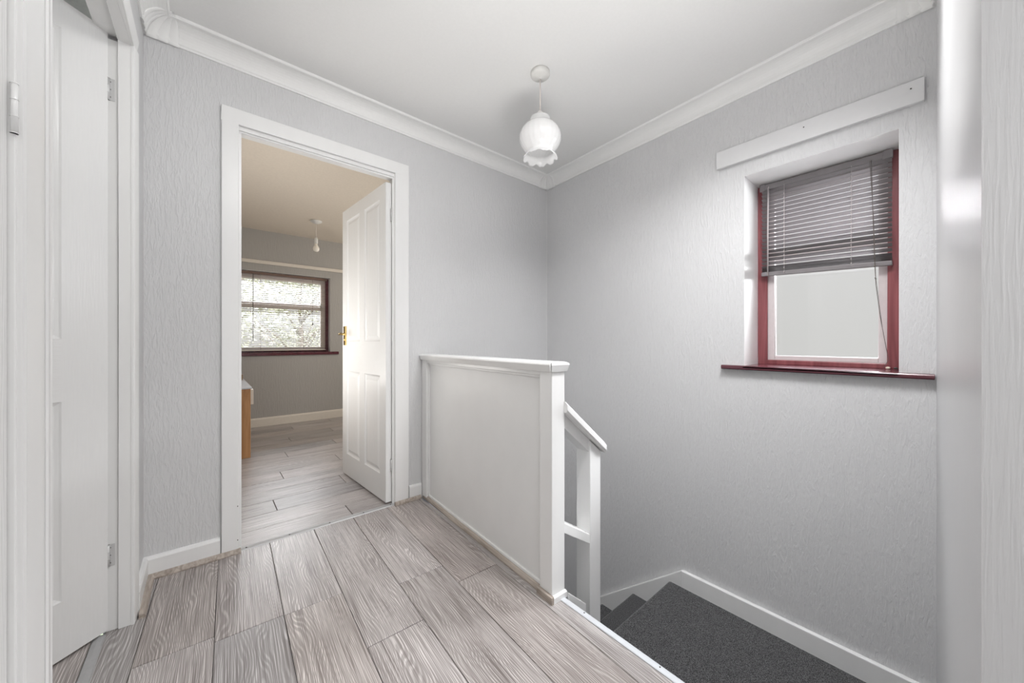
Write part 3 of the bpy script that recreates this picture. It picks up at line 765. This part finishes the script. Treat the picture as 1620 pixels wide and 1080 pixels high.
b = MB(); b.prism([(p, q) for p, q in sl], lambda p, q, t: (p, t, q), WY0 + 0.001, WY1 - 0.001)
b.prism([(XR + 0.0, 0.848), (XR - 0.030, 0.848), (XR - 0.034, 0.854), (XR - 0.034, 0.864), (XR - 0.030, 0.870), (XR, 0.870)], lambda p, q, t: (p, t, q), 0.008, 0.784)
b.build('window_sill', M['sillw'], w1, 0.002)

# grey venetian blind, half raised
vb = empty('venetian_blind', (XW - 0.02, 0.4, 1.36))
tag(vb, 'grey-brown venetian blind half raised in the stair window', 'blind')
BX = XW - 0.022; BY0, BY1 = 0.135, 0.655
b = MB(); b.box(BX - 0.013, BX + 0.013, BY0, BY1, 1.855, 1.886)
b.box(BX - 0.018, BX - 0.010, BY0 - 0.001, BY0 + 0.032, 1.850, 1.890); b.box(BX - 0.018, BX - 0.010, BY1 - 0.022, BY1 + 0.004, 1.850, 1.890)
b.build('headrail', M['blindg'], vb, 0.002)
NS = 20; ztop, zbot = 1.846, 1.412
zs_ = [ztop - (ztop - zbot) * i / (NS - 1) for i in range(NS)] + [1.402, 1.398, 1.394, 1.390]
def tilt(y): return (y - (BY0 + BY1) / 2)       # the stack hangs slightly uneven
b = MB()
for i, z in enumerate(zs_):
    f_ = (ztop - z) / (ztop - 1.372)
    n_ = 6; top = []; sk = 0.035 * f_
    ta = R(-34) if i < NS else R(-12)
    prof = []
    for j in range(n_ + 1):
        u_ = -0.0125 + 0.025 * j / n_; cv = 0.0022 * (1 - (u_ / 0.0125) ** 2)
        prof.append((u_ * math.cos(ta) - cv * math.sin(ta), u_ * math.sin(ta) + cv * math.cos(ta)))
    pr2 = prof + [(p + 0.0002, q - 0.0005) for p, q in prof[::-1]]
    vs = [(BX + p, y, z + q + sk * tilt(y)) for y in (BY0 + 0.003, BY1 - 0.003) for p, q in pr2]
    n2 = len(pr2)
    b.add(vs, [(a, (a + 1) % n2, n2 + (a + 1) % n2, n2 + a) for a in range(n2)] + [tuple(range(n2)), tuple(range(n2, 2 * n2))])
b.build('slats', M['blindg'], vb)
b = MB(); sk = 0.035
vs = [(BX + p, y, 1.372 + q + sk * tilt(y)) for y in (BY0 + 0.002, BY1 - 0.002) for p, q in ((-0.011, -0.010), (0.011, -0.010), (0.011, 0.012), (-0.011, 0.012))]
b.add(vs, [(0, 1, 2, 3), (4, 5, 6, 7), (0, 1, 5, 4), (1, 2, 6, 5), (2, 3, 7, 6), (3, 0, 4, 7)])
b.build('bottom_rail', M['blindg'], vb, 0.003)
for y in (0.545, 0.275):
    b = MB(); b.tube([(BX - 0.0135, y, 1.862), (BX - 0.0135, y, 1.37)], 0.0009, 6); b.tube([(BX + 0.0135, y, 1.862), (BX + 0.0135, y, 1.37)], 0.0009, 6)
    for i in range(NS): b.tube([(BX - 0.0135, y, 1.815 - 0.0226 * i), (BX - 0.0125, y + 0.002, 1.812 - 0.0226 * i), (BX - 0.0135, y, 1.806 - 0.0226 * i)], 0.0024, 6)
    b.build('ladder_cord', M['cord'], vb)
b = MB(); b.tube([(BX - 0.022, 0.616, 1.862), (BX - 0.024, 0.618, 1.60), (BX - 0.024, 0.618, 1.370)], 0.0035, 8); b.tube([(BX - 0.014, 0.616, 1.870), (BX - 0.022, 0.616, 1.862)], 0.002, 6)
b.build('tilt_wand', M['cord'], vb)
b = MB()
b.tube([(BX - 0.016, 0.205, 1.862), (BX - 0.018, 0.200, 1.62), (BX - 0.018, 0.195, 1.40), (BX - 0.018, 0.190, 1.27), (BX - 0.017, 0.176, 1.12), (BX - 0.016, 0.160, 1.00), (BX - 0.018, 0.148, 0.915), (BX - 0.03, 0.165, 0.8755)], 0.0011, 6)
b.tube([(BX - 0.016, 0.210, 1.862), (BX - 0.019, 0.198, 1.60), (BX - 0.019, 0.190, 1.30), (BX - 0.018, 0.168, 1.06), (BX - 0.02, 0.150, 0.93)], 0.0009, 6)
for z, y in ((1.355, 0.1945), (1.30, 0.1915), (1.295, 0.190)): b.lathe([(0, z - 0.004), (0.0035, z), (0, z + 0.005)], BX - 0.018, y, 8)
b.build('pull_cord', M['cordd'], vb)
# beads lying on the sill
for i, (y, r, m_, lb) in enumerate(((0.150, 0.0085, 'stone', 'small round cream cord bead lying on the stair windowsill'), (0.125, 0.0075, 'dark', 'small dark cord bead lying in the corner of the stair windowsill'))):
    b = MB(); b.lathe([(0, 0.8715), (r * .7, 0.8725), (r, 0.8715 + r * .7), (r * .8, 0.8715 + r * 1.2), (0, 0.8715 + r * 1.45)], XW - 0.045, y, 14)
    tag(b.build('cord_bead', M[m_]), lb, 'bead')

# batten above the window
b = MB(); b.box(XR - 0.022, XR, 0.035, 0.812, 1.972, 2.067)
o = b.build('wall_batten', M['battenp'], None, 0.002); tag(o, 'long white batten board fixed to the wall above the stair window', 'batten')
for y in (0.072, 0.42):
    b = MB(); b.tube([(XR - 0.0235, y, 2.035), (XR - 0.02, y, 2.035)], 0.0028, 8); b.build('screw_hole', M['dark'], o)

# ------------------------------------------------------------------ landing pendant
PX, PY = 1.321, 1.332; ZCP = zc(PY)
pl_ = empty('pendant_light', (PX, PY, ZCP)); tag(pl_, 'white opal glass pendant light with frilled rim hanging from the landing ceiling', 'light')
b = MB(); b.lathe([(0.0, ZCP + 0.003), (0.049, ZCP + 0.003), (0.049, ZCP - 0.014), (0.047, ZCP - 0.020), (0.040, ZCP - 0.026), (0.012, ZCP - 0.030), (0.006, ZCP - 0.036), (0, ZCP - 0.036)], PX, PY, 40)
b.build('ceiling_rose', M['plastic'], pl_)
MB().tube([(PX, PY, ZCP - 0.034), (PX, PY, 2.17)], 0.003, 8).build('cord', M['flex'], pl_)
b = MB(); b.lathe([(0, 2.190), (0.010, 2.189), (0.016, 2.180), (0.019, 2.165), (0.019, 2.14), (0.017, 2.115), (0, 2.115)], PX, PY, 24)
b.build('lamp_holder', M['plastic'], pl_)
b = MB(); b.lathe([(0, 2.118), (0.012, 2.115), (0.014, 2.10), (0.026, 2.075), (0.030, 2.052), (0.024, 2.030), (0.010, 2.020), (0, 2.018)], PX, PY, 24)
b.build('bulb', M['bulb'], pl_)
prof = [(0.020, 2.178), (0.036, 2.178), (0.050, 2.172), (0.052, 2.160), (0.047, 2.150), (0.052, 2.142), (0.070, 2.130), (0.088, 2.112), (0.101, 2.088), (0.107, 2.060), (0.105, 2.035), (0.096, 2.010), (0.082, 1.988), (0.072, 1.974), (0.070, 1.966), (0.074, 1.957), (0.082, 1.950), (0.088, 1.946)]
prof = [(r, 1.958 + (z - 1.946) * 0.87) for r, z in prof]
seg = 96; vs = []; fs = []
for i, (r, z) in enumerate(prof):
    for j in range(seg):
        a = 2 * PI * j / seg
        f_ = 0.0 if i < 6 else 0.010 * math.cos(24 * a) * min(1, (i - 5) / 4)
        rr = r * (1 + f_); zz2 = z
        if i >= 14:
            k_ = (i - 13) / 4; rr = r * (1 + 0.05 * k_ * math.cos(9 * a)); zz2 = z - 0.013 * k_ * abs(math.cos(4.5 * a)) + 0.003 * k_ * math.cos(27 * a) * 0.5
        vs.append((PX + rr * math.cos(a), PY + rr * math.sin(a), zz2))
for i in range(len(prof) - 1):
    for j in range(seg): fs.append((i * seg + j, i * seg + (j + 1) % seg, (i + 1) * seg + (j + 1) % seg, (i + 1) * seg + j))
b = MB(); b.add(vs, fs, True); o = b.build('lamp_shade', M['shade'], pl_)
sm = o.modifiers.new('s', 'SOLIDIFY'); sm.thickness = 0.003

# ------------------------------------------------------------------ bedroom contents
BPX, BPY = 0.926, 4.42; zcb = 2.365 - 0.0195 * (BPY - 2.2)
bp_ = empty('pendant_light', (BPX, BPY, zcb)); tag(bp_, 'bare bulb on a short white cord hanging from the bedroom ceiling', 'light')
b = MB(); b.lathe([(0, zcb + 0.002), (0.058, zcb + 0.002), (0.058, zcb - 0.008), (0.030, zcb - 0.024), (0.006, zcb - 0.030), (0, zcb - 0.030)], BPX, BPY, 32); b.build('ceiling_rose', M['plastic'], bp_)
MB().tube([(BPX, BPY, zcb - 0.028), (BPX, BPY, 2.13)], 0.0032, 8).build('cord', M['flex'], bp_)
b = MB(); b.lathe([(0, 2.142), (0.012, 2.140), (0.018, 2.125), (0.019, 2.085), (0.017, 2.080), (0.017, 2.074), (0, 2.074)], BPX, BPY, 20); b.build('lamp_holder', M['plastic'], bp_)
b = MB(); b.lathe([(0, 2.078), (0.014, 2.075), (0.017, 2.055), (0.030, 2.033), (0.033, 2.015), (0.028, 1.996), (0.014, 1.986), (0, 1.984)], BPX, BPY, 24); b.build('bulb', M['bulb'], bp_)

o = box('curtain_batten', M['cream'], -0.135, 2.4, YF - 0.022, YF, 1.912, 1.952, None, 0.003)
tag(o, 'long narrow cream batten on the bedroom wall above the window', 'batten')

# bedroom window
YW = YF + 0.10
w2 = empty('window_2', (0.72, YW, 0.87)); struct(w2, 'bedroom window with dark frame and pale sashes', 'window')
b = MB()
def ringy(mb, y0, y1, xa, xb, za, zb, w_, wb=None, wt=None):
    wb = wb or w_; wt = wt or w_
    mb.box(xa, xa + w_, y0, y1, za, zb); mb.box(xb - w_, xb, y0, y1, za, zb); mb.box(xa + w_, xb - w_, y0, y1, za, za + wb); mb.box(xa + w_, xb - w_, y0, y1, zb - wt, zb)
ringy(b, YW, YW + 0.06, 0.20, 1.248, 0.868, 1.830, 0.040, 0.03, 0.03); b.build('window_frame', M['sillw'], w2, 0.003)
b = MB(); ringy(b, YW + 0.01, YW + 0.055, 0.236, 1.214, 0.895, 1.802, 0.055, 0.035, 0.05)
b.box(0.28, 1.17, YW + 0.01, YW + 0.055, 1.405, 1.485); b.build('sash', M['upvc'], w2, 0.003)
MB().box(0.28, 1.17, YW + 0.03, YW + 0.034, 0.91, 1.77).build('pane', M['glass'], w2)
b = MB(); b.box(0.201, 1.249, YF + 0.001, YW, 0.846, 0.868); b.box(0.11, 1.345, YF - 0.025, YF, 0.832, 0.868); b.build('window_sill', M['sillw'], w2, 0.004)
b = MB(); b.box(1.2475, 1.2525, YF + 0.001, YW + 0.05, 0.868, 1.83); b.box(0.1975, 0.2015, YF + 0.001, YW + 0.05, 0.868, 1.83); b.box(0.20, 1.25, YF + 0.001, YW + 0.05, 1.828, 1.832)
b.build('reveal', M['frame'], w2)
# pale venetian blind, lowered with open slats
vb2 = empty('venetian_blind', (0.72, YW - 0.03, 0.90)); tag(vb2, 'pale venetian blind fully lowered over the bedroom window', 'blind')
b = MB(); b.box(0.225, 1.222, YW - 0.045, YW - 0.015, 1.798, 1.824); b.build('headrail', M['brownrail'], vb2, 0.002)
b = MB(); z = 1.785
while z > 0.915:
    vs = [(x, YW - 0.030 + p, z + q) for x in (0.228, 1.205) for p, q in ((-0.0120, -0.0040), (0, 0.0016), (0.0120, 0.0050), (0.0120, 0.0044), (0, 0.0009), (-0.0120, -0.0047))]
    b.add(vs, [(a, (a + 1) % 6, 6 + (a + 1) % 6, 6 + a) for a in range(6)] + [tuple(range(6)), tuple(range(6, 12))]); z -= 0.0225
b.build('slats', M['blindw'], vb2)
box('bottom_rail', M['blindw'], 0.228, 1.205, YW - 0.042, YW - 0.018, 0.888, 0.902, vb2, 0.002)
for x in (0.50, 0.95):
    b = MB(); b.tube([(x, YW - 0.043, 1.80), (x, YW - 0.043, 0.90)], 0.001, 6); b.tube([(x, YW - 0.017, 1.80), (x, YW - 0.017, 0.90)], 0.001, 6); b.build('ladder_cord', M['cord'], vb2)
MB().tube([(0.425, YW - 0.050, 1.80), (0.424, YW - 0.052, 1.40), (0.424, YW - 0.052, 1.005)], 0.004, 8).build('tilt_wand', M['cordd'], vb2)
b = MB(); b.tube([(1.05, YW - 0.048, 1.80), (1.05, YW - 0.048, 1.24)], 0.0012, 6); b.lathe([(0, 1.205), (0.008, 1.21), (0.006, 1.235), (0, 1.245)], 1.05, YW - 0.048, 10); b.build('pull_cord', M['cordd'], vb2)

# chest of drawers against the left wall of the bedroom
ch = empty('chest_of_drawers', (0.09, 4.28, 0)); tag(ch, 'oak-sided chest with pale top and cream drawer fronts in the bedroom', 'chest of drawers')
b = MB(); b.box(-0.12, 0.296, 3.83, 4.74, 0.0, 0.592); b.build('body', M['oak'], ch, 0.002)
box('top', plain('pale_grey_top', (0.55, 0.56, 0.60), 0.25), -0.125, 0.306, 3.82, 4.75, 0.592, 0.606, ch, 0.003)
for z0_, z1_ in ((0.455, 0.582), (0.315, 0.445), (0.175, 0.305), (0.04, 0.165)):
    d_ = box('drawer', M['cream'], 0.296, 0.298 if z0_ < 0.4 else 0.318, 3.85, 4.72, z0_, z1_, ch, 0.001)
    if z0_ < 0.4:
        b = MB(); b.tube([(0.298, 4.28, (z0_ + z1_) / 2), (0.304, 4.28, (z0_ + z1_) / 2)], 0.012, 10); b.build('knob', M['brass'], d_)
o = box('cardboard_box', M['cardboard'], 0.05, 0.29, 4.60, 4.72, 0.6065, 0.660, None, 0.003)
MB().box(0.04, 0.30, 4.655, 4.665, 0.66, 0.6612).build('tape', M['cream'], o)
tag(o, 'small brown box on top of the bedroom chest', 'box')

# ------------------------------------------------------------------ outside: garden trees beyond the bedroom window
def tree(loc, h, rad, n, label, seed, tall=1.0):
    rnd = random.Random(seed); root = empty('tree', loc); tag(root, label, 'tree')
    x, y, z0 = loc
    b = MB(); b.tube([(x, y, z0), (x + 0.1, y, z0 + h * 0.4), (x, y + 0.1, z0 + h * 0.75)], [0.16, 0.11, 0.04], 10)
    for i in range(14):
        a = rnd.uniform(0, 2 * PI); zb = z0 + h * rnd.uniform(0.3, 0.65)
        b.tube([(x, y, zb), (x + math.cos(a) * rad * 0.4, y + math.sin(a) * rad * 0.4, zb + h * 0.12), (x + math.cos(a) * rad * 0.8, y + math.sin(a) * rad * 0.8, zb + h * 0.2)], [0.04, 0.025, 0.01], 6)
    b.build('trunk', M['bark'], root)
    b = MB()
    cl = [(Vector((rnd.gauss(0, .45), rnd.gauss(0, .45), rnd.uniform(-1, 1))), rnd.uniform(.18, .4)) for _ in range(60)]
    for _ in range(n):
        c, r_ = rnd.choice(cl)
        p = c + Vector((rnd.gauss(0, 1), rnd.gauss(0, 1), rnd.gauss(0, 1))) * r_ * 0.6
        P_ = Vector((x + p.x * rad, y + p.y * rad, z0 + h * 0.55 + p.z * h * 0.42 * tall))
        u = Vector((rnd.gauss(0, 1), rnd.gauss(0, 1), rnd.gauss(0, 1))).normalized(); w_ = u.cross(Vector((rnd.gauss(0, 1), rnd.gauss(0, 1), 1))).normalized()
        s_ = rnd.uniform(0.035, 0.07)
        b.add([P_ - u * s_, P_ + w_ * s_ * .5, P_ + u * s_, P_ - w_ * s_ * .5], [(0, 1, 2, 3)])
    b.build('foliage', M['leaf'], root, fixn=False)
tree((-0.3, 9.5, -2.6), 6.4, 1.3, 9000, 'bushy pale green garden tree outside the left half of the bedroom window', 3)
tree((2.6, 15.0, -2.6), 7.2, 1.7, 9000, 'pale green garden tree outside the right half of the bedroom window', 4)
o = box('ground', M['grass'], -12, 20, 5.6, 40, -2.7, -2.6); struct(o, 'lawn outside the bedroom window', 'ground')
